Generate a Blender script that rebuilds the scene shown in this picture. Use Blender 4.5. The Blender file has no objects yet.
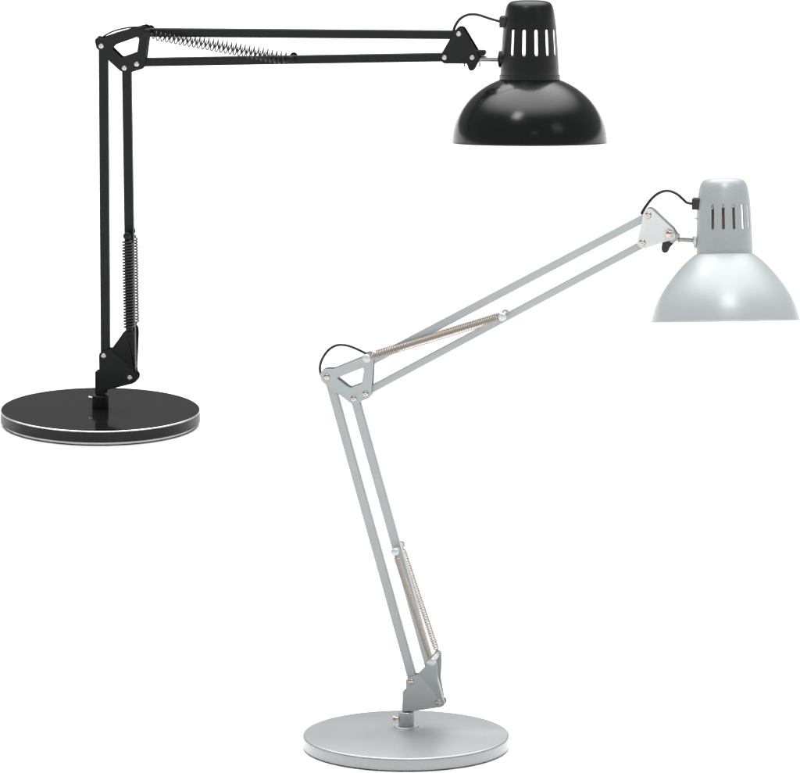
import bpy, bmesh, math
from math import sin, cos, pi, radians, sqrt
from mathutils import Vector, Matrix
from mathutils.geometry import tessellate_polygon

scn = bpy.context.scene
COL = scn.collection

# ------------------------------------------------------------------ camera
PHI = radians(12.6)                 # the camera looks this far down
DIST = 20.0
F = 20.0 / 1.068e-3                 # focal length in pixels of the 800-wide frame
RIGHT = Vector((1, 0, 0))
FWD = Vector((0, cos(PHI), -sin(PHI)))
UP = Vector((0, sin(PHI), cos(PHI)))
def ray(px, py):
    return (FWD + RIGHT * ((px - 400) / F) + UP * ((386.5 - py) / F))
CAM = -ray(406, 747.5).normalized() * DIST   # the silver lamp's base stands at the world origin
def on_z(px, py, z):
    r = ray(px, py)
    return CAM + r * ((z - CAM.z) / r.z)

cam_d = bpy.data.cameras.new('camera')
cam = bpy.data.objects.new('camera', cam_d)
COL.objects.link(cam)
cam.location = CAM
cam.rotation_euler = (pi / 2 - PHI, 0, 0)
cam_d.sensor_width = 36
cam_d.lens = 36 * F / 800
cam_d.clip_start = 0.1
cam_d.clip_end = 400
scn.camera = cam

# ------------------------------------------------------------------ materials
def new_mat(name):
    m = bpy.data.materials.new(name)
    m.use_nodes = True
    nt = m.node_tree
    return m, nt, nt.nodes['Principled BSDF']

def paint(name, col, rough, spec=0.5, metallic=0.0, flake=0.0, flake_scale=900, bump=0.0, bump_scale=700,
          rough_var=0.06, coat=0.0):
    m, nt, b = new_mat(name)
    N, L = nt.nodes, nt.links
    b.inputs['Metallic'].default_value = metallic
    b.inputs['Specular IOR Level'].default_value = spec
    b.inputs['Coat Weight'].default_value = coat
    b.inputs['Coat Roughness'].default_value = 0.08
    tc = N.new('ShaderNodeTexCoord')
    nz = N.new('ShaderNodeTexNoise'); nz.inputs['Scale'].default_value = flake_scale; nz.inputs['Detail'].default_value = 2
    L.new(tc.outputs['Object'], nz.inputs['Vector'])
    cr = N.new('ShaderNodeMixRGB'); cr.blend_type = 'MIX'
    cr.inputs[1].default_value = (*[c * (1 - flake) for c in col], 1)
    cr.inputs[2].default_value = (*[min(1, c * (1 + flake)) for c in col], 1)
    L.new(nz.outputs['Fac'], cr.inputs[0])
    L.new(cr.outputs[0], b.inputs['Base Color'])
    n2 = N.new('ShaderNodeTexNoise'); n2.inputs['Scale'].default_value = 18; n2.inputs['Detail'].default_value = 5
    L.new(tc.outputs['Object'], n2.inputs['Vector'])
    mr = N.new('ShaderNodeMapRange')
    mr.inputs['From Min'].default_value = 0.3; mr.inputs['From Max'].default_value = 0.7
    mr.inputs['To Min'].default_value = max(0.02, rough - rough_var); mr.inputs['To Max'].default_value = rough + rough_var
    L.new(n2.outputs['Fac'], mr.inputs['Value'])
    L.new(mr.outputs['Result'], b.inputs['Roughness'])
    if bump:
        n3 = N.new('ShaderNodeTexNoise'); n3.inputs['Scale'].default_value = bump_scale; n3.inputs['Detail'].default_value = 3
        L.new(tc.outputs['Object'], n3.inputs['Vector'])
        bp = N.new('ShaderNodeBump'); bp.inputs['Strength'].default_value = bump; bp.inputs['Distance'].default_value = 0.0004
        L.new(n3.outputs['Fac'], bp.inputs['Height'])
        L.new(bp.outputs['Normal'], b.inputs['Normal'])
    return m

MB = dict(                                                   # the black lamp
    bar=paint('black_powder_coat', (0.0075, 0.0085, 0.009), 0.42, 0.18, bump=0.12, bump_scale=1600),
    plate=paint('black_satin_plate', (0.0085, 0.0092, 0.0092), 0.45, 0.18, bump=0.10, bump_scale=1600),
    shade=paint('black_gloss_enamel', (0.0055, 0.006, 0.0062), 0.19, 0.37, rough_var=0.02, bump=0.015, bump_scale=240),
    housing=paint('black_semi_gloss', (0.007, 0.0075, 0.0078), 0.34, 0.35, rough_var=0.03, bump=0.015, bump_scale=240),
    base=paint('black_lacquer', (0.008, 0.0085, 0.008), 0.10, 0.5, rough_var=0.02),
    side=paint('black_base_edge', (0.010, 0.0105, 0.011), 0.4, 0.2),
    spring=paint('blackened_steel', (0.012, 0.012, 0.013), 0.35, 0.5, metallic=0.0),
    lining=paint('white_enamel_lining', (0.88, 0.88, 0.88), 0.35, 0.3),
    edge_glint=paint('polished_edge_glint', (0.8, 0.8, 0.8), 0.18, 0.5, metallic=1.0),
    under_ring=paint('white_under_ring_matte', (0.92, 0.92, 0.92), 0.9, 0.1),
    foot=paint('dark_foot_matte', (0.03, 0.03, 0.03), 0.8, 0.2),
)
MB['base'].node_tree.nodes['Principled BSDF'].inputs['IOR'].default_value = 1.22
MS = dict(                                                   # the silver lamp
    bar=paint('silver_bar_paint', (0.345, 0.366, 0.373), 0.38, 0.4, metallic=0.25, flake=0.07, bump=0.10, bump_scale=1800),
    plate=paint('silver_plate_paint', (0.365, 0.388, 0.393), 0.43, 0.4, metallic=0.25, flake=0.07, bump=0.10, bump_scale=1800),
    pale=paint('pale_zinc_plate', (0.53, 0.545, 0.545), 0.38, 0.5, metallic=0.35, flake=0.05),
    shade=paint('silver_shade_paint', (0.345, 0.371, 0.381), 0.33, 0.32, metallic=0.10, flake=0.04, rough_var=0.03, coat=0.0),
    housing=paint('silver_housing_paint', (0.305, 0.327, 0.334), 0.40, 0.35, metallic=0.15, flake=0.12, bump=0.12, bump_scale=1500),
    base=paint('silver_base_paint', (0.32, 0.33, 0.336), 0.32, 0.5, metallic=0.4, flake=0.10, flake_scale=520, rough_var=0.02, coat=0.22),
    collar=paint('silver_collar_paint', (0.46, 0.475, 0.485), 0.3, 0.5, metallic=0.7, flake=0.06),
    spring=paint('bronze_spring_wire', (0.42, 0.375, 0.335), 0.38, 0.5, metallic=0.7),
    lining=paint('white_enamel_lining_bright', (0.86, 0.86, 0.86), 0.35, 0.3),
    foot=paint('grey_rubber', (0.25, 0.25, 0.25), 0.8, 0.2),
)
STEEL = paint('bright_steel', (0.30, 0.295, 0.28), 0.38, 0.5, metallic=1.0)
NICKEL = paint('nickel_screw', (0.50, 0.45, 0.39), 0.28, 0.5, metallic=1.0)
ZINC = paint('zinc_screw', (0.54, 0.53, 0.50), 0.35, 0.5, metallic=0.7)
BRASS = paint('brass_screw', (0.55, 0.44, 0.30), 0.3, 0.5, metallic=1.0)
CABLE = paint('black_cable_sheath', (0.010, 0.010, 0.012), 0.4, 0.35)
PLASTIC = paint('black_plastic', (0.012, 0.012, 0.012), 0.4, 0.35)
BAKELITE = paint('brown_lamp_socket', (0.13, 0.10, 0.08), 0.35, 0.5)
CERAMIC = paint('white_ceramic', (0.8, 0.8, 0.78), 0.25, 0.5)
DARK = paint('dark_recess', (0.02, 0.02, 0.02), 0.6, 0.2)

# ------------------------------------------------------------------ mesh helpers
CENTRE = {}
def link_mesh(name, verts, faces, mat, parent, smooth=False, bevel=0, solid=0, mats=None, sharp=40, seg=2, solid_off=0, mat_off=0):
    """One mesh object: verts are in the lamp's own space; the origin moves to the middle of the mesh."""
    me = bpy.data.meshes.new(name)
    lo = Vector([min(v[i] for v in verts) for i in range(3)])
    hi = Vector([max(v[i] for v in verts) for i in range(3)])
    c = (lo + hi) / 2
    me.from_pydata([Vector(v) - c for v in verts], [], faces)
    bm = bmesh.new(); bm.from_mesh(me)
    bmesh.ops.remove_doubles(bm, verts=bm.verts, dist=1e-7)
    bmesh.ops.recalc_face_normals(bm, faces=bm.faces)
    bm.to_mesh(me); bm.free()
    for m in (mats or [mat]):
        me.materials.append(m)
    o = bpy.data.objects.new(name, me)
    COL.objects.link(o)
    o.parent = parent
    o.location = c - CENTRE.get(parent.name, Vector((0, 0, 0)))
    CENTRE[o.name] = c
    if solid:
        s = o.modifiers.new('solid', 'SOLIDIFY'); s.thickness = solid; s.offset = solid_off
        s.material_offset = mat_off; s.use_even_offset = True
        e = o.modifiers.new('crisp', 'EDGE_SPLIT'); e.split_angle = radians(50)
    if bevel:
        b = o.modifiers.new('bevel', 'BEVEL'); b.width = bevel; b.segments = seg
        b.limit_method = 'ANGLE'; b.angle_limit = radians(35); b.harden_normals = False
    if smooth or bevel:
        me.shade_smooth()
        me.set_sharp_from_angle(angle=radians(sharp))
    return o

class Acc:
    """Collects vertices and faces of one part."""
    def __init__(s): s.v = []; s.f = []
    def add(s, v, f):
        n = len(s.v); s.v += [Vector(x) for x in v]; s.f += [[i + n for i in q] for q in f]; return s
    def lathe(s, prof, o, ax, rx, n=48, cap0=False, cap1=False):
        ry = ax.cross(rx)
        v = []; f = []
        for (h, r) in prof:
            for i in range(n):
                a = 2 * pi * i / n
                v.append(o + ax * h + rx * (r * cos(a)) + ry * (r * sin(a)))
        for k in range(len(prof) - 1):
            for i in range(n):
                j = (i + 1) % n
                f.append([k * n + i, k * n + j, (k + 1) * n + j, (k + 1) * n + i])
        if cap0:
            v.append(o + ax * prof[0][0]); f += [[(i + 1) % n, i, len(v) - 1] for i in range(n)]
        if cap1:
            K = (len(prof) - 1) * n
            v.append(o + ax * prof[-1][0]); f += [[K + i, K + (i + 1) % n, len(v) - 1] for i in range(n)]
        return s.add(v, f)
    def tube(s, path, r, n=8, caps=True):
        path = [Vector(p) for p in path]
        v = []; f = []
        t = (path[1] - path[0]).normalized()
        nrm = t.orthogonal().normalized()
        for i, p in enumerate(path):
            a = path[max(0, i - 1)]; b = path[min(len(path) - 1, i + 1)]
            t = (b - a).normalized()
            nrm = (nrm - t * nrm.dot(t)).normalized()
            bn = t.cross(nrm)
            for k in range(n):
                q = 2 * pi * k / n
                v.append(p + nrm * (r * cos(q)) + bn * (r * sin(q)))
        for i in range(len(path) - 1):
            for k in range(n):
                j = (k + 1) % n
                f.append([i * n + k, i * n + j, (i + 1) * n + j, (i + 1) * n + k])
        if caps:
            f.append(list(range(n - 1, -1, -1))); f.append([(len(path) - 1) * n + k for k in range(n)])
        return s.add(v, f)
    def slab(s, outer, y0, y1, hole=None):
        """Polygon in the (x, z) plane, extruded from y0 to y1, with an optional hole."""
        loops = [outer] + ([hole] if hole else [])
        flat = [p for l in loops for p in l]
        tris = tessellate_polygon([[Vector((p[0], p[1], 0)) for p in l] for l in loops])
        n = len(flat)
        v = [Vector((p[0], y0, p[1])) for p in flat] + [Vector((p[0], y1, p[1])) for p in flat]
        f = [list(t) for t in tris] + [[i + n for i in reversed(t)] for t in tris]
        k = 0
        for l in loops:
            m = len(l)
            for i in range(m):
                a, b = k + i, k + (i + 1) % m
                f.append([a, b, b + n, a + n])
            k += m
        return s.add(v, f)
    def box(s, x0, x1, y0, y1, z0, z1):
        v = [(x, y, z) for x in (x0, x1) for y in (y0, y1) for z in (z0, z1)]
        return s.add(v, [[0, 1, 3, 2], [4, 6, 7, 5], [0, 4, 5, 1], [2, 3, 7, 6], [0, 2, 6, 4], [1, 5, 7, 3]])

def fillet(pts, r, n=5):
    """Round the corners of a 2-D polygon."""
    out = []
    m = len(pts)
    for i in range(m):
        p = Vector(pts[i]); a = Vector(pts[i - 1]); b = Vector(pts[(i + 1) % m])
        da, db = (a - p), (b - p)
        k = min(r, da.length * 0.45, db.length * 0.45)
        p0 = p + da.normalized() * k; p1 = p + db.normalized() * k
        for j in range(n + 1):
            t = j / n
            out.append(p0 * (1 - t) ** 2 + p * (2 * t * (1 - t)) + p1 * t * t)
    return [(q.x, q.y) for q in out]

def spline(pts, n=10):
    pts = [Vector(p) for p in pts]
    q = [pts[0] * 2 - pts[1]] + pts + [pts[-1] * 2 - pts[-2]]
    out = []
    for i in range(1, len(q) - 2):
        a, b, c, d = q[i - 1:i + 3]
        for j in range(n):
            t = j / n
            out.append(0.5 * ((2 * b) + (c - a) * t + (2 * a - 5 * b + 4 * c - d) * t * t + (3 * b - a - 3 * c + d) * t ** 3))
    out.append(pts[-1])
    return out

def tag(o, label, cat, kind=None):
    o['label'] = label
    if cat: o['category'] = cat
    if kind: o['kind'] = kind

YA = Vector((0, 1, 0)); XA = Vector((1, 0, 0)); ZA = Vector((0, 0, 1))

class Lamp:
    YAW = radians(11)
    def __init__(s, name, label, mm, foot, disc, top_z, mats):
        s.px = mm                                   # metres per photo pixel at this lamp
        s.m = mats
        p = on_z(*foot, top_z)
        s.o = Vector((p.x, p.y, 0))
        s.top = top_z
        s.rot = Matrix.Rotation(-s.YAW, 3, 'Z')
        s.inv = s.rot.transposed()
        e = bpy.data.objects.new(name, None); COL.objects.link(e)
        e.location = s.o; e.rotation_euler = (0, 0, -s.YAW); e.empty_display_size = 0.05
        tag(e, label, 'desk lamp')
        s.root = e
        CENTRE[e.name] = Vector((0, 0, 0))
        s.disc = s.inv @ (on_z(*disc, top_z) - s.o)
        s.c = s.inv @ (CAM - s.o)
        s.aR, s.aU, s.aF = s.inv @ RIGHT, s.inv @ UP, s.inv @ (-FWD)
    def at(s, px, py, d=0.0):
        """Point of the lamp's own plane (shifted d back) seen at this place of the photo."""
        r = s.inv @ ray(px, py)
        return s.c + r * ((d - s.c.y) / r.y)
    def poly(s, pts, d, off=(0, 0), sc=1.0, r=0.0, n=5):
        q = [s.at(off[0] + x / sc, off[1] + y / sc, d) for x, y in pts]
        q = [(v.x, v.z) for v in q]
        return fillet(q, r, n) if r else q
    # ---- parts
    def bar(s, a, b, w, name, t=3.5e-3, mat=None, ext=0.0):
        A, B = s.at(*a, -t), s.at(*b, -t)
        w = w * s.px
        u = (B - A); u.y = 0; u.normalize()
        n = Vector((-u.z, 0, u.x)) * (w / 2)
        A = A - u * ext; B = B + u * ext
        pts = [(A + n), (B + n), (B - n), (A - n)]
        acc = Acc().slab([(p.x, p.z) for p in pts], -t, t)
        return link_mesh(name, acc.v, acc.f, mat or s.m['bar'], s.root, bevel=0.9e-3, seg=3)
    def screw(s, p, parent, d, mat, r=2.4, back=0.0056, name='screw'):
        r = r * s.px
        c = s.at(*p, d); c.y = d
        a = Acc()
        ax = -YA
        prof = [(-0.0004, r * 0.98), (0.0004, r), (0.0009, r * 0.93), (0.0014, r * 0.72), (0.00165, r * 0.42), (0.0016, r * 0.34), (0.0008, r * 0.26), (0.0008, 0.00002)]
        a.lathe(prof, c, ax, XA, 20, cap0=True, cap1=True)
        a.lathe([(0, r * 0.55), (-(back - d), r * 0.55)], c, ax, XA, 12)
        a.lathe([(0, r * 0.9), (0.0018, r * 0.9)], Vector((c.x, back, c.z)), YA, XA, 6, cap0=True, cap1=True)
        return link_mesh(name, a.v, a.f, mat, parent, smooth=True, sharp=35)
    def plates(s, outline, name, d0, d1, mat, hole=None, r=1.5e-3):
        """Front and back cheek of a bracket, the same shape at -d and +d, as one sheet-metal bracket."""
        a = Acc()
        a.slab(outline, -d1, -d0, hole)
        a.slab(outline, d0, d1, hole)
        return a
    def peg(s, p, w, r, parent, mat, name='spring_peg', d=None):
        r *= s.px
        c = s.at(*p, -w if d is None else d)
        a = Acc()
        e = w + 0.0022
        prof = [(-e - 0.0012, r * 0.55), (-e - 0.0006, r * 0.85), (-e, r), (-e + 0.0032, r), (-e + 0.0034, r * 0.6),
                (e - 0.0034, r * 0.6), (e - 0.0032, r), (e, r), (e + 0.0006, r * 0.85), (e + 0.0012, r * 0.55)]
        a.lathe(prof, Vector((c.x, 0, c.z)), YA, XA, 24, cap0=True, cap1=True)
        return link_mesh(name, a.v, a.f, mat, parent, smooth=True, sharp=50)
    def spring(s, p0, p1, w, dia, pitch, wire, lead=3.0, sides=(-1, 1)):
        """Two coil springs, before and behind the bar, on the same pegs."""
        A, B = s.at(*p0, -w), s.at(*p1, -w)
        for side in sides:
            a, b = Vector((A.x, side * w, A.z)), Vector((B.x, side * w, B.z))
            u = (b - a).normalized(); n = u.orthogonal().normalized(); k = u.cross(n)
            L = (b - a).length; ld = lead * s.px
            turns = max(4, int((L - 2 * ld) / (pitch * s.px)))
            R = dia / 2 * s.px
            path = [a, a + u * ld * 0.6]
            N = turns * 14
            for i in range(N + 1):
                q = 2 * pi * i / 14
                env = min(1, 0.3 + 1.4 * i / 28, 0.3 + 1.4 * (N - i) / 28)
                h = ld + (L - 2 * ld) * i / N
                path.append(a + u * h + (n * cos(q) + k * sin(q)) * R * env)
            path += [b - u * ld * 0.6, b]
            c = Acc().tube(path, wire / 2 * s.px, 6)
            link_mesh('coil_spring', c.v, c.f, s.m['spring'], s.root, smooth=True, sharp=180)
    def cable(s, pts, w, ds=None, name='power_cord'):
        P = [s.at(x, y, (ds[i] if ds else 0.0)) for i, (x, y) in enumerate(pts)]
        c = Acc().tube(spline(P, 8), w / 2 * s.px, 10)
        return link_mesh(name, c.v, c.f, CABLE, s.root, smooth=True, sharp=180)

    def head(s, cx, neck_y, neck_prof, dome_prof, slots, slot_w, slot_y, tilt, roll, lip=None):
        """Housing and shade: profiles are (pixels above the neck's lower edge, radius in pixels)."""
        f, a, r = s.aF, s.aU, s.aR
        a2 = a * cos(tilt) + f * sin(tilt); f2 = f * cos(tilt) - a * sin(tilt)
        a3 = a2 * cos(roll) - r * sin(roll); r3 = r * cos(roll) + a2 * sin(roll)
        s.hf, s.ha, s.hr = f2, a3, r3
        O = s.at(cx, neck_y)
        s.hO = O
        px = s.px
        # housing: columns follow the slots so that their edges are clean and their ends round
        hw = slot_w / 2
        cols = []
        sl = sorted([q % 360 for q in slots])
        ncol = 5
        for i, q in enumerate(sl):
            for j in range(-ncol, ncol + 1):
                cols.append((q + hw * j / ncol, i, j / ncol))
            nxt = sl[(i + 1) % len(sl)] + (360 if i == len(sl) - 1 else 0)
            g0, g1 = q + hw, nxt - hw
            k = max(2, int((g1 - g0) / 3))
            for j in range(1, k):
                cols.append((g0 + (g1 - g0) * j / k, -1, 0))
        def rad(h):
            for (h0, r0), (h1, r1) in zip(neck_prof, neck_prof[1:]):
                if h0 <= h <= h1: return r0 + (r1 - r0) * (h - h0) / max(1e-9, h1 - h0)
            return neck_prof[-1][1]
        s0, s1 = slot_y
        rows = [h for h, _ in neck_prof if h < s0 - 3] + [s0, (s0 * 2 + s1) / 3, (s0 + s1 * 2) / 3, s1] + [h for h, _ in neck_prof if h > s1 + 3]
        i0 = rows.index(s0); i1 = rows.index(s1)
        n = len(cols)
        v = []; fc = []
        for k, h in enumerate(rows):
            for (deg, si, x) in cols:
                hh = h
                if si >= 0 and k in (i0, i1):
                    bulge = 1.7 * sqrt(max(0, 1 - x * x))
                    hh = h - bulge if k == i0 else h + bulge
                R = rad(hh) * px
                t = radians(deg)
                v.append(O + a3 * (hh * px) + f2 * (R * cos(t)) + r3 * (R * sin(t)))
        for k in range(len(rows) - 1):
            for i in range(n):
                j = (i + 1) % n
                if i0 <= k < i1 and cols[i][1] >= 0 and cols[j][1] == cols[i][1]: continue
                fc.append([k * n + i, k * n + j, (k + 1) * n + j, (k + 1) * n + i])
        c = len(v); v.append(O + a3 * (rows[-1] * px)); K = (len(rows) - 1) * n
        for i in range(n): fc.append([K + i, K + (i + 1) % n, c])
        hs = link_mesh('socket_housing', v, fc, None, s.root, smooth=True, sharp=50, solid=0.0007, solid_off=-1,
                       mats=[s.m['housing'], s.m['lining']], mat_off=1)
        if lip:
            q = Acc().lathe([(lip[0] * px, lip[2] * px - 0.0018), (lip[0] * px, lip[2] * px), (lip[1] * px, lip[2] * px), (lip[1] * px + 0.0006, lip[2] * px - 0.0014)], O, a3, r3, 96)
            link_mesh('collar_ring', q.v, q.f, s.m['housing'], hs, smooth=True, sharp=40)
        # shade: one closed turned shell, white inside
        outer = [(h * px, R * px) for h, R in dome_prof]
        th = 0.0011
        inner = [(h - th * 0.6, R - th) for h, R in outer][::-1]
        inner[0] = (outer[-1][0], outer[-1][1] - th)
        q = Acc(); nseg = 128
        q.lathe(outer, O, a3, r3, nseg)
        sh = link_mesh('lamp_shade', q.v, q.f, None, s.root, smooth=True, sharp=60, solid=th, solid_off=-1,
                       mats=[s.m['shade'], s.m['lining']], mat_off=1)
        R = outer[-1][1]; h = outer[-1][0]
        ring = []
        for i in range(13):
            t = 2 * pi * i / 12
            ring.append((h + 0.0008 * sin(t), R - 0.0004 + 0.0008 * cos(t)))
        q = Acc().lathe(ring, O, a3, r3, nseg)
        link_mesh('rolled_rim', q.v, q.f, s.m['shade'], sh, smooth=True, sharp=180)
        return hs, sh
    def head_pt(s, dx, up, fw=0.0):
        return s.hO + (s.hr * dx + s.ha * up + s.hf * fw) * s.px

def disc_prof(R, z0, z1, b, n=5):
    """Disc side with rounded upper edge."""
    pr = [(z0, R - 0.0006), (z0 + 0.0006, R)]
    for i in range(n + 1):
        t = pi / 2 * i / n
        pr.append((z1 - b + b * sin(t), R - b + b * cos(t)))
    return pr

def sub(scale, off, pts):
    return [(off[0] + x / scale, off[1] + y / scale) for x, y in pts]

# =================================================================== BLACK LAMP
T1 = 0.0176
L1 = Lamp('desk_lamp', 'glossy black architect desk lamp with horizontal upper arm on a black disc base', 1.150e-3,
          (100.4, 407.6), (100.3, 409.2), T1, MB)
px = L1.px
R = 99.6 * px
C = Vector((L1.disc.x, L1.disc.y, 0))
zf = 0.0010; zp = 0.0039
a = Acc().lathe([(zp, R - 0.0007), (zp + 0.0007, R), (T1 - 0.0012, R), (T1 - 0.0012, R - 0.004)], C, ZA, XA, 192, cap0=True)
base = link_mesh('base_disc', a.v, a.f, MB['side'], L1.root, smooth=True, sharp=30)
a = Acc().lathe([(T1 - 0.003, R - 0.0010), (T1, R - 0.0010)], C, ZA, XA, 192, cap1=True)
link_mesh('base_top', a.v, a.f, MB['base'], base, smooth=True, sharp=30)
ring = [(T1 - 0.0013, R + 0.00005), (T1 - 0.0009, R + 0.0001), (T1 - 0.0001, R - 0.0007), (T1 - 0.0001, R - 0.0010), (T1 - 0.0006, R - 0.0012)]
a = Acc().lathe(ring, C, ZA, XA, 192)
link_mesh('edge_glint_ring', a.v, a.f, MB['edge_glint'], base, smooth=True, sharp=80)  # bright metal ring added to imitate the highlight along the base's chamfer
a = Acc().lathe([(zf, R - 0.0032), (zp, R - 0.0032)], C, ZA, XA, 192, cap0=True)
link_mesh('white_under_ring', a.v, a.f, MB['under_ring'], base, smooth=True, sharp=30)  # matte white ring, set in a little below the base disc
a = Acc().lathe([(0.0, R - 0.0036), (zf, R - 0.0031), (zf, R - 0.02)], C, ZA, XA, 192, cap0=True)
link_mesh('base_foot', a.v, a.f, MB['foot'], base, smooth=True, sharp=30)  # thin dark ring between the white ring and the floor

# collar and its set screw
FO = Vector((0, 0, T1))
hz = 13.2 * px
a = Acc().lathe([(0, 8.3 * px), (hz - 0.0008, 8.2 * px), (hz, 7.5 * px), (hz, 3 * px)], FO, ZA, XA, 48)
a.lathe([(0, 4.2 * px), (hz + 0.006, 4.2 * px)], FO, ZA, XA, 24, cap1=True)
col = link_mesh('base_collar', a.v, a.f, MB['bar'], L1.root, smooth=True, sharp=35)
p = L1.at(89.6, 397.7)
a = Acc().lathe([(0, 1.1 * px), (3.2 * px, 1.1 * px), (3.3 * px, 1.6 * px), (5.0 * px, 1.6 * px), (5.2 * px, 1.2 * px)], Vector((p.x + 4.2 * px, 0, p.z)), -XA, YA, 16, cap1=True)
link_mesh('set_screw', a.v, a.f, ZINC, col, smooth=True, sharp=35)

# arms
L1.bar((103.0, 46), (105.1, 356), 9.3, 'lower_arm_bar', ext=0.003)
L1.bar((126.3, 68), (130.9, 377), 9.3, 'lower_arm_bar', ext=0.003)
L1.bar((147, 33.1), (458.8, 35.5), 8.3, 'upper_arm_bar', ext=0.003)
L1.bar((137, 62.9), (444.6, 57.8), 8.1, 'upper_arm_bar', ext=0.003)

# lower bracket: two mirrored cheeks with a folded ear that carries the spring peg
def lower_bracket(L, tri, ear, crease, d0, ear_d, mat, web):
    acc = Acc()
    for side in (-1, 1):
        def pt(p, d):
            v = L.at(p[0], p[1], -d); return Vector((v.x, side * d, v.z))
        t = 0.0014
        for (pts, ds) in ((tri, None), (ear, ear_d)):
            V = [pt(p, d0 if ds is None else ds[i]) for i, p in enumerate(pts)]
            n = len(V)
            W = [v + Vector((0, side * t, 0)) for v in V]
            f = [list(range(n)), [i + n for i in range(n - 1, -1, -1)]] + [[i, (i + 1) % n, (i + 1) % n + n, i + n] for i in range(n)]
            acc.add(V + W, f)
    x0, x1, y0, y1 = web
    A, B = L.at(x0, y0, -d0), L.at(x1, y1, -d0)
    acc.box(A.x, B.x, -d0, d0, B.z, A.z)
    return link_mesh('lower_bracket', acc.v, acc.f, mat, L.root, bevel=0.0004, seg=2)
S, OF = 7.73, (80, 330)
tri = sub(S, OF, [(148, 195), (152, 180), (165, 170), (222, 148), (240, 148), (375, 275), (418, 325), (440, 335), (450, 352), (448, 378), (432, 400), (405, 414), (200, 465), (196, 500), (118, 500), (118, 320), (150, 318)])
ear = sub(S, OF, [(241, 149), (300, 70), (338, 14), (362, -4), (395, -2), (418, 20), (424, 60), (428, 332), (418, 325), (375, 275)])
lb = lower_bracket(L1, tri, ear, None, 0.0046, [.0046, .009, .0125, .013, .013, .0125, .011, .0048, .0046, .0046], MB['plate'], (95.4, 97.0, 371.5, 394.5))
L1.screw((103.7, 355.9), lb, -0.0060, ZINC, 2.6)
L1.screw((129.8, 377.6), lb, -0.0060, ZINC, 2.6)
L1.peg((130.0, 333.0), 0.0135, 3.4, lb, MB['plate'])
L1.peg((127.0, 236.0), 0.0135, 3.6, L1.root, MB['plate'])
L1.spring((127.5, 236.5), (129.2, 332.0), 0.0126, 10.2, 2.95, 1.6, lead=2.5)

# elbow bracket
S, OF = 10, (85, 20)
out = L1.poly([(108, 255), (94, 205), (118, 176), (168, 190), (300, 143), (560, 70), (605, 60), (640, 92), (632, 190), (604, 395), (590, 484), (460, 526), (395, 520), (355, 515), (245, 415), (140, 305), (113, 282)], -0.006, OF, S, r=2.2e-3)
hole = L1.poly([(268, 292), (312, 246), (520, 172), (541, 186), (520, 332), (366, 386)], -0.006, OF, S, r=1.5e-3)
a = L1.plates(out, 'elbow_bracket', 0.0044, 0.0058, None, hole)
eb = link_mesh('elbow_bracket', a.v, a.f, MB['plate'], L1.root, bevel=0.0004)
for p in ((101.2, 46.2), (124.3, 68.2), (136.7, 64.3)):
    L1.screw(p, eb, -0.0058, ZINC, 2.6)
L1.peg((147.0, 32.6), 0.0100, 3.8, eb, MB['plate'])
L1.peg((290.2, 60.0), 0.0100, 3.9, L1.root, MB['plate'])
L1.spring((147.5, 34.4), (290.0, 61.2), 0.0086, 8.7, 4.6, 1.25, lead=3.5)
L1.cable([(100.5, 45), (100.8, 40.0), (104, 36.4), (112, 31.9), (120, 29.4), (130, 27.6), (142, 27.2)], 1.7)

# head bracket, pivot clamp and rod
S, OF = 9.66, (435, 0)
out = L1.poly([(52, 545), (56, 590), (85, 616), (305, 618), (365, 618), (412, 600), (425, 560), (405, 500), (285, 300), (262, 272), (215, 272), (185, 305), (62, 520)], -0.006, OF, S, r=2.2e-3)
a = L1.plates(out, 'head_bracket', 0.0044, 0.0058, None)
hb = link_mesh('head_bracket', a.v, a.f, MB['plate'], L1.root, bevel=0.0004)
for p in ((458.8, 34.0), (444.6, 57.7), (472.3, 57.7)):
    L1.screw(p, hb, -0.0058, ZINC, 2.6)
out = L1.poly([(300, 600), (318, 640), (325, 672), (350, 687), (380, 676), (402, 628), (428, 590), (436, 542), (478, 542), (491, 517), (476, 492), (400, 490), (330, 510)], -0.003, OF, S, r=2.0e-3)
a = Acc().slab(out, -0.0036, 0.0036)
link_mesh('wing_nut', a.v, a.f, MB['plate'], hb, bevel=0.0005)
for x in (283, 432):
    q0, q1 = L1.at(435 + x / S, 600 / S, 0.0), L1.at(435 + x / S, 645 / S, 0.0)
    a = Acc().lathe([(0, 0.0007), ((q1 - q0).length, 0.0007)], q0, (q1 - q0).normalized(), YA, 8, cap0=True, cap1=True)
    link_mesh('split_pin', a.v, a.f, PLASTIC, hb, smooth=True)

# head
neck = [(-0.6, 29.0), (4, 29.2), (10, 28.9), (22, 28.3), (50, 26.5), (60, 25.2), (66, 24.3), (70, 23.2), (72.5, 22.0), (74.3, 20.2), (75.5, 17.8), (76.2, 14.5), (76.6, 10), (76.7, 5)]
H = 67.7
dome = [(-1.4, 27.6), (-1.7, 29.0)]
for i in range(41):
    t = math.acos(30.2 / 77.0) * (1 - i / 40)
    dome.append((H * sin(t) - 64.5, 77.0 * cos(t)))
slots1 = [-38.6, -12.3, 13.4, 38.8, 64.0, 116.0, 141.2, 166.6, 192.3, 218.6]
hs, sh = L1.head(529.7, 77.6, neck, dome, slots1, 7.4, (23.6, 46.4), radians(3.0), 0.0, lip=(-1.9, 2.4, 30.2))
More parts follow.
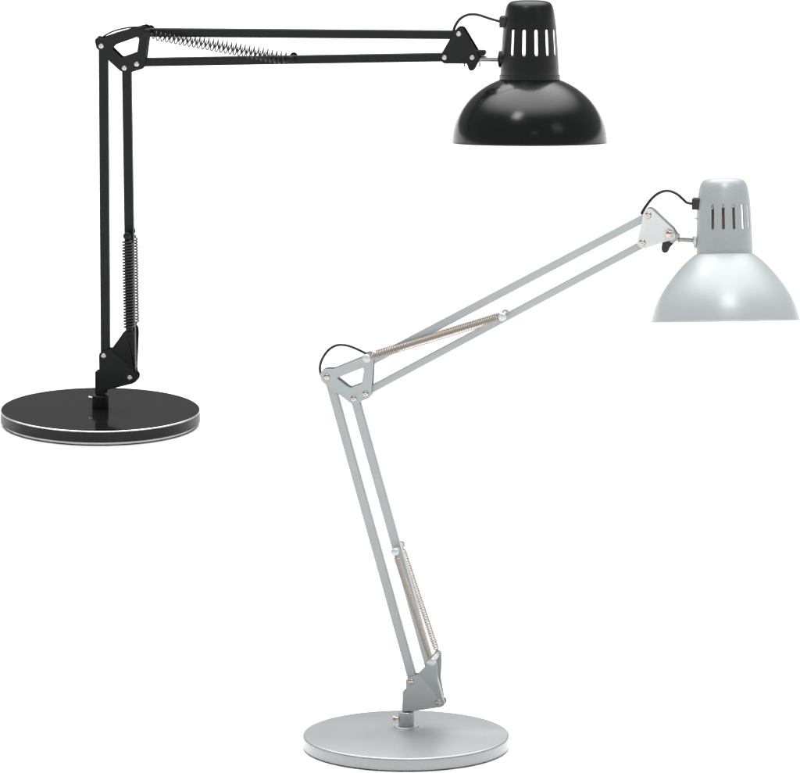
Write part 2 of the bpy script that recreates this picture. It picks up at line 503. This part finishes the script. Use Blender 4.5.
# threaded rod and its cup washer on the housing
A, B = L1.at(479.5, 59.1), L1.at(503.5, 59.1)
A.x -= 0.004
u = (B - A).normalized()
ln = (B - A).length
a = Acc().lathe([(0, 2.7 * px), (ln, 2.7 * px)], A, u, YA, 24, cap0=True, cap1=True)
rod = link_mesh('pivot_rod', a.v, a.f, STEEL, L1.root, smooth=True, sharp=35)
Q = L1.at(500.5, 59.3)
a = Acc().lathe([(-1.2 * px, 8.2 * px), (-0.4 * px, 8.4 * px), (1.4 * px, 8.0 * px), (1.4 * px, 2 * px)], Q, u, YA, 32, cap0=True)
link_mesh('cup_washer', a.v, a.f, MB['plate'], rod, smooth=True, sharp=35)
a = Acc().lathe([(1.5 * px, 7.8 * px), (2.3 * px, 7.4 * px), (3.4 * px, 6.0 * px), (4.0 * px, 3 * px)], Q, u, YA, 32)
link_mesh('washer', a.v, a.f, STEEL, rod, smooth=True, sharp=35)
a = Acc().lathe([(-2.2 * px, 3.0 * px), (-2.0 * px, 4.4 * px), (-1.2 * px, 5.4 * px), (-1.0 * px, 5.4 * px)], Q, u, YA, 24, cap0=True)
link_mesh('nut', a.v, a.f, STEEL, rod, smooth=True, sharp=35)
# cable inlet and cord
c = L1.at(503.4, 21.8)
a = Acc().box(c.x - 3.4 * px, c.x + 3.6 * px, -4.5 * px, 4.5 * px, c.z - 5.3 * px, c.z + 5.3 * px)
link_mesh('cable_inlet', a.v, a.f, PLASTIC, hs, bevel=0.0006)
L1.cable(sub(9.66, (435, 0), [(176, 335), (180, 300), (197, 248), (240, 187), (300, 150), (360, 139), (430, 148), (520, 178), (640, 213)]), 2.8)

# =================================================================== SILVER LAMP
T2 = 0.0146
L2 = Lamp('desk_lamp', 'silver grey architect desk lamp with raised slanting arm on a silver disc base', 1.068e-3,
          (406.3, 726.2), (406.0, 734.0), T2, MS)
px = L2.px
R = 103.2 * px
C = Vector((L2.disc.x, L2.disc.y, 0))
a = Acc().lathe(disc_prof(R, 0.0012, T2, 0.0022), C, ZA, XA, 192, cap0=True, cap1=True)
base = link_mesh('base_disc', a.v, a.f, MS['base'], L2.root, smooth=True, sharp=40)
a = Acc().lathe([(0.0, R - 0.006), (0.0012, R - 0.006)], C, ZA, XA, 192, cap0=True, cap1=True)
link_mesh('base_foot', a.v, a.f, MS['foot'], base, smooth=True, sharp=30)
FO = Vector((0, 0, T2))
hz = 15.6 * px
a = Acc().lathe([(0, 12.4 * px), (0.0005, 12.4 * px), (0.0009, 12.0 * px), (0.0010, 7.8 * px), (hz - 0.0006, 7.8 * px), (hz, 7.3 * px), (hz, 3 * px)], FO, ZA, XA, 64)
col = link_mesh('base_collar', a.v, a.f, MS['collar'], L2.root, smooth=True, sharp=35)
a = Acc().lathe([(0.002, 3.6 * px), (hz + 0.008, 3.6 * px)], FO, ZA, XA, 24, cap1=True)
link_mesh('pivot_pin', a.v, a.f, DARK, col, smooth=True, sharp=35)
p = L2.at(396.0, 717.8)
a = Acc().lathe([(0, 1.3 * px), (2.4 * px, 1.3 * px), (2.5 * px, 2.6 * px), (4.2 * px, 2.6 * px), (4.6 * px, 2.0 * px)], Vector((p.x + 2.4 * px, -0.003, p.z)), -XA, YA, 16, cap1=True)
link_mesh('set_screw', a.v, a.f, BRASS, col, smooth=True, sharp=35)

L2.bar((328.2, 377.1), (412.9, 681.5), 9.2, 'lower_arm_bar', ext=0.003)
L2.bar((354.6, 398.7), (439.4, 702.5), 9.2, 'lower_arm_bar', ext=0.003)
L2.bar((367.5, 363.4), (648.4, 216.0), 8.0, 'upper_arm_bar', t=2.8e-3, ext=0.002)
L2.bar((365.6, 392.6), (642.4, 244.6), 7.4, 'upper_arm_bar', t=2.8e-3, ext=0.002)

S, OF = 7.03, (380, 630)
tri = sub(S, OF, [(184, 385), (182, 352), (198, 334), (238, 318), (262, 312), (345, 390), (392, 455), (430, 478), (452, 492), (457, 512), (450, 530), (430, 540), (250, 566), (156, 572), (162, 430), (184, 424)])
ear = sub(S, OF, [(262, 312), (325, 248), (336, 210), (360, 193), (385, 196), (398, 214), (404, 250), (408, 360), (440, 482), (392, 455), (345, 390)])
lb = lower_bracket(L2, tri, ear, None, 0.0046, [.0046, .0085, .0128, .0135, .0135, .0130, .0115, .0080, .0046, .0046, .0046], MS['plate'], (402.4, 404.0, 691, 711))
L2.screw((411.3, 681.5), lb, -0.0060, NICKEL, 3.0)
L2.screw((438.7, 702.5), lb, -0.0060, NICKEL, 3.2)
L2.peg((431.6, 661.6), 0.0180, 4.0, lb, MS['pale'])
L2.peg((394.8, 552.0), 0.0180, 3.9, L2.root, MS['pale'])
L2.spring((395.0, 553.0), (431.2, 661.0), 0.0180, 5.6, 1.5, 1.12, lead=3.5)

S, OF = 8.59, (310, 330)
out = L2.poly([(86, 385), (98, 352), (140, 336), (200, 338), (440, 240), (470, 206), (520, 204), (545, 232), (540, 300), (526, 560), (515, 580), (380, 640), (350, 632), (240, 548), (110, 452), (90, 420)], -0.006, OF, S, r=2.0e-3)
hole = L2.poly([(228, 415), (455, 325), (462, 345), (442, 462), (345, 500), (326, 492)], -0.006, OF, S, r=1.0e-3)
a = L2.plates(out, 'elbow_bracket', 0.0044, 0.0058, None, hole)
eb = link_mesh('elbow_bracket', a.v, a.f, MS['plate'], L2.root, bevel=0.0004)
for p in ((326.9, 377.1), (353.7, 398.7), (365.6, 393.9)):
    L2.screw(p, eb, -0.0058, NICKEL, 3.0)
L2.peg((366.9, 358.4), 0.0090, 4.0, eb, MS['pale'])
L2.peg((502.4, 316.8), 0.0090, 4.0, L2.root, MS['pale'])
L2.spring((367.5, 358.3), (502.0, 317.0), 0.0085, 7.2, 1.8, 0.95, lead=4.5)
L2.cable(sub(8.59, (310, 330), [(120, 430), (92, 380), (86, 312), (110, 240), (160, 172), (220, 135), (280, 128), (345, 141), (420, 172), (500, 212), (540, 232)]), 2.6, ds=[0, 0, 0, 0, 0, 0, 0, 0, 0.002, 0.004, 0.004])

S, OF = 9.66, (630, 180)
out = L2.poly([(66, 600), (80, 555), (128, 320), (142, 296), (180, 276), (215, 290), (375, 442), (418, 480), (440, 545), (425, 575), (330, 600), (140, 664), (105, 660), (72, 630)], -0.006, OF, S, r=1.8e-3)
a = L2.plates(out, 'head_bracket', 0.0044, 0.0058, None)
hb = link_mesh('head_bracket', a.v, a.f, MS['pale'], L2.root, bevel=0.0004)
for p in ((648.4, 215.2), (642.4, 242.6)):
    L2.screw(p, hb, -0.0058, NICKEL, 3.3)
c = L2.at(669.1, 233.8, -0.0058)
star = []
for i in range(14):
    t = 2 * pi * i / 14
    rr = (4.8 if i % 2 == 0 else 3.3) * px
    star.append((c.x + rr * cos(t), c.z + rr * sin(t)))
a = Acc().slab(fillet(star, 0.0006, 3), -0.0085, -0.0058)
a.lathe([(0, 3.0 * px), (0.0012, 2.6 * px), (0.0017, 1.4 * px)], Vector((c.x, -0.0085, c.z)), -YA, XA, 20, cap1=True)
link_mesh('star_knob', a.v, a.f, NICKEL, hb, smooth=True, sharp=35)
out = L2.poly([(318, 590), (308, 660), (318, 690), (345, 700), (370, 690), (385, 650), (420, 615), (432, 580), (420, 540), (340, 560)], 0.0, OF, S, r=1.8e-3)
a = Acc().slab(out, -0.0036, 0.0036)
link_mesh('wing_nut', a.v, a.f, PLASTIC, hb, bevel=0.0006)
out = L2.poly([(360, 470), (395, 452), (435, 480), (462, 520), (482, 530), (478, 548), (462, 560), (440, 600), (400, 600), (370, 560)], 0.0, OF, S, r=1.5e-3)
a = Acc().slab(out, -0.0040, 0.0030)
link_mesh('pivot_clamp', a.v, a.f, STEEL, hb, bevel=0.0005)

neck = [(-0.8, 27.9), (6, 27.9), (14, 27.8), (22, 27.7), (52, 26.5), (58, 25.6), (64, 24.6), (68, 23.6), (71, 22.2), (73, 20.6), (74.3, 18.5), (75.1, 15.5), (75.5, 11), (75.6, 5)]
dome = []
key = [(0.6, 27.5), (0.0, 29.4), (-4, 34.5), (-10, 41.2), (-17, 47.6), (-25, 54.2), (-34, 60.7), (-43, 66.0), (-52, 70.0), (-60, 72.6), (-66.2, 74.2)]
q = spline([Vector((h, r, 0)) for h, r in key], 5)
dome = [(v.x, v.y) for v in q]
slots2 = [-25.5, -2.5, 20, 42.5, 64, 116, 137.5, 160, 182.5, 205.5]
hs, sh = L2.head(724.6, 254.2, neck, dome, slots2, 6.2, (25.9, 47.8), 0.0, radians(0.95))
# lamp socket behind the slots
a = Acc()
O = L2.head_pt(0, 0)
a.lathe([(20 * px, 15 * px), (44 * px, 15 * px), (45 * px, 14 * px)], O, L2.ha, L2.hr, 40, cap0=True, cap1=True)
sk = link_mesh('lamp_socket', a.v, a.f, BAKELITE, L2.root, smooth=True, sharp=35)
a = Acc().lathe([(45 * px, 9 * px), (46 * px, 16.5 * px), (56 * px, 17.5 * px), (74 * px, 12 * px)], O, L2.ha, L2.hr, 40)
link_mesh('socket_cap', a.v, a.f, CERAMIC, sk, smooth=True, sharp=35)

A, B = L2.at(673, 238.6), L2.at(699.0, 239.9)
u = (B - A).normalized(); ln = (B - A).length
a = Acc().lathe([(0, 2.2 * px), (5.4 * px, 2.2 * px), (5.5 * px, 3.9 * px), (6.5 * px, 3.9 * px), (6.6 * px, 2.9 * px), (ln, 2.9 * px)], A, u, YA, 24, cap0=True, cap1=True)
rod = link_mesh('pivot_rod', a.v, a.f, STEEL, L2.root, smooth=True, sharp=35)
Q = L2.at(696.4, 240.2)
a = Acc().lathe([(-1.6 * px, 8.0 * px), (-0.8 * px, 8.3 * px), (1.4 * px, 8.3 * px), (1.4 * px, 2 * px)], Q, u, YA, 32, cap0=True)
link_mesh('cup_washer', a.v, a.f, MS['pale'], rod, smooth=True, sharp=35)
a = Acc().lathe([(-3.4 * px, 3.4 * px), (-3.2 * px, 4.2 * px), (-1.6 * px, 4.8 * px)], Q, u, YA, 6, cap0=True)
link_mesh('nut', a.v, a.f, STEEL, rod, smooth=True, sharp=20)
c = L2.at(695.4, 203.6)
a = Acc().box(c.x - 3.0 * px, c.x + 5.0 * px, -4.5 * px, 4.5 * px, c.z - 5.5 * px, c.z + 5.5 * px)
link_mesh('cable_inlet', a.v, a.f, PLASTIC, hs, bevel=0.0006)
p = L2.at(695.3, 218.6)
a = Acc().lathe([(-2 * px, 1.0 * px), (1.0 * px, 1.0 * px), (1.3 * px, 0.6 * px)], p, -XA, YA, 12, cap1=True)
link_mesh('screw', a.v, a.f, ZINC, hs, smooth=True, sharp=35)
L2.cable(sub(9.66, (630, 180), [(110, 330), (132, 288), (162, 243), (212, 180), (270, 132), (340, 106), (400, 112), (460, 141), (510, 185), (550, 219), (620, 232)]), 2.9)

# =================================================================== SETTING
m, nt, b = new_mat('white_seamless_paper')
N, L = nt.nodes, nt.links
tc = N.new('ShaderNodeTexCoord')
nz = N.new('ShaderNodeTexNoise'); nz.inputs['Scale'].default_value = 60; nz.inputs['Detail'].default_value = 6
L.new(tc.outputs['Object'], nz.inputs['Vector'])
cr = N.new('ShaderNodeMixRGB')
cr.inputs[1].default_value = (0.93, 0.93, 0.93, 1); cr.inputs[2].default_value = (0.95, 0.95, 0.95, 1)
L.new(nz.outputs['Fac'], cr.inputs[0]); L.new(cr.outputs[0], b.inputs['Base Color'])
b.inputs['Roughness'].default_value = 0.9; b.inputs['Specular IOR Level'].default_value = 0.1
me = bpy.data.meshes.new('floor')
me.from_pydata([(-40, -40, 0), (40, -40, 0), (40, 40, 0), (-40, 40, 0)], [], [[0, 1, 2, 3]])
me.materials.append(m)
fl = bpy.data.objects.new('floor', me); COL.objects.link(fl)
fl['kind'] = 'structure'
fl['label'] = 'plain white seamless studio floor under both lamps'

# =================================================================== LIGHT (a white studio)
AMB, TOP = 0.25, 5.6
w = bpy.data.worlds.new('World'); scn.world = w; w.use_nodes = True
wn, wl = w.node_tree.nodes, w.node_tree.links
bg = wn['Background']
# a white tent: dim all round, with one broad soft source overhead and a little behind the lamps
tcw = wn.new('ShaderNodeTexCoord')
dt = wn.new('ShaderNodeVectorMath'); dt.operation = 'DOT_PRODUCT'
EL = radians(70)
dt.inputs[1].default_value = (0, cos(EL), sin(EL))
wl.new(tcw.outputs['Generated'], dt.inputs[0])
mrw = wn.new('ShaderNodeMapRange'); mrw.interpolation_type = 'SMOOTHSTEP'
mrw.inputs['From Min'].default_value = cos(radians(50)); mrw.inputs['From Max'].default_value = cos(radians(17))
mrw.inputs['To Min'].default_value = AMB; mrw.inputs['To Max'].default_value = TOP
wl.new(dt.outputs['Value'], mrw.inputs['Value'])
wl.new(mrw.outputs['Result'], bg.inputs['Strength'])
bg.inputs['Color'].default_value = (1.0, 1.0, 1.0, 1)

def area(name, loc, target, sx, sy, rad, col=(1, 1, 1), spread=180):
    d = bpy.data.lights.new(name, 'AREA'); d.shape = 'RECTANGLE'; d.size = sx; d.size_y = sy
    d.energy = rad * pi * sx * sy; d.color = col; d.spread = radians(spread)
    o = bpy.data.objects.new(name, d); COL.objects.link(o)
    o.location = loc
    o.rotation_euler = (Vector(target) - Vector(loc)).to_track_quat('-Z', 'Y').to_euler()
    return o
area('key_softbox', (-0.42, 0.65, 2.15), (0.15, 1.45, 0.35), 0.36, 0.45, 12.5)
area('front_gridded_softbox', (0.42, -0.62, 1.50), (0.355, 0.0, 0.42), 0.32, 0.32, 2.3, spread=62)
area('fill_softbox', (1.5, 0.3, 1.6), (0.2, 1.4, 0.35), 0.5, 0.5, 1.2)

scn.view_settings.view_transform = 'Standard'
scn.view_settings.look = 'None'
scn.view_settings.exposure = 0
scn.view_settings.gamma = 1
scn.cycles.max_bounces = 10
scn.cycles.diffuse_bounces = 5
scn.cycles.use_denoising = True
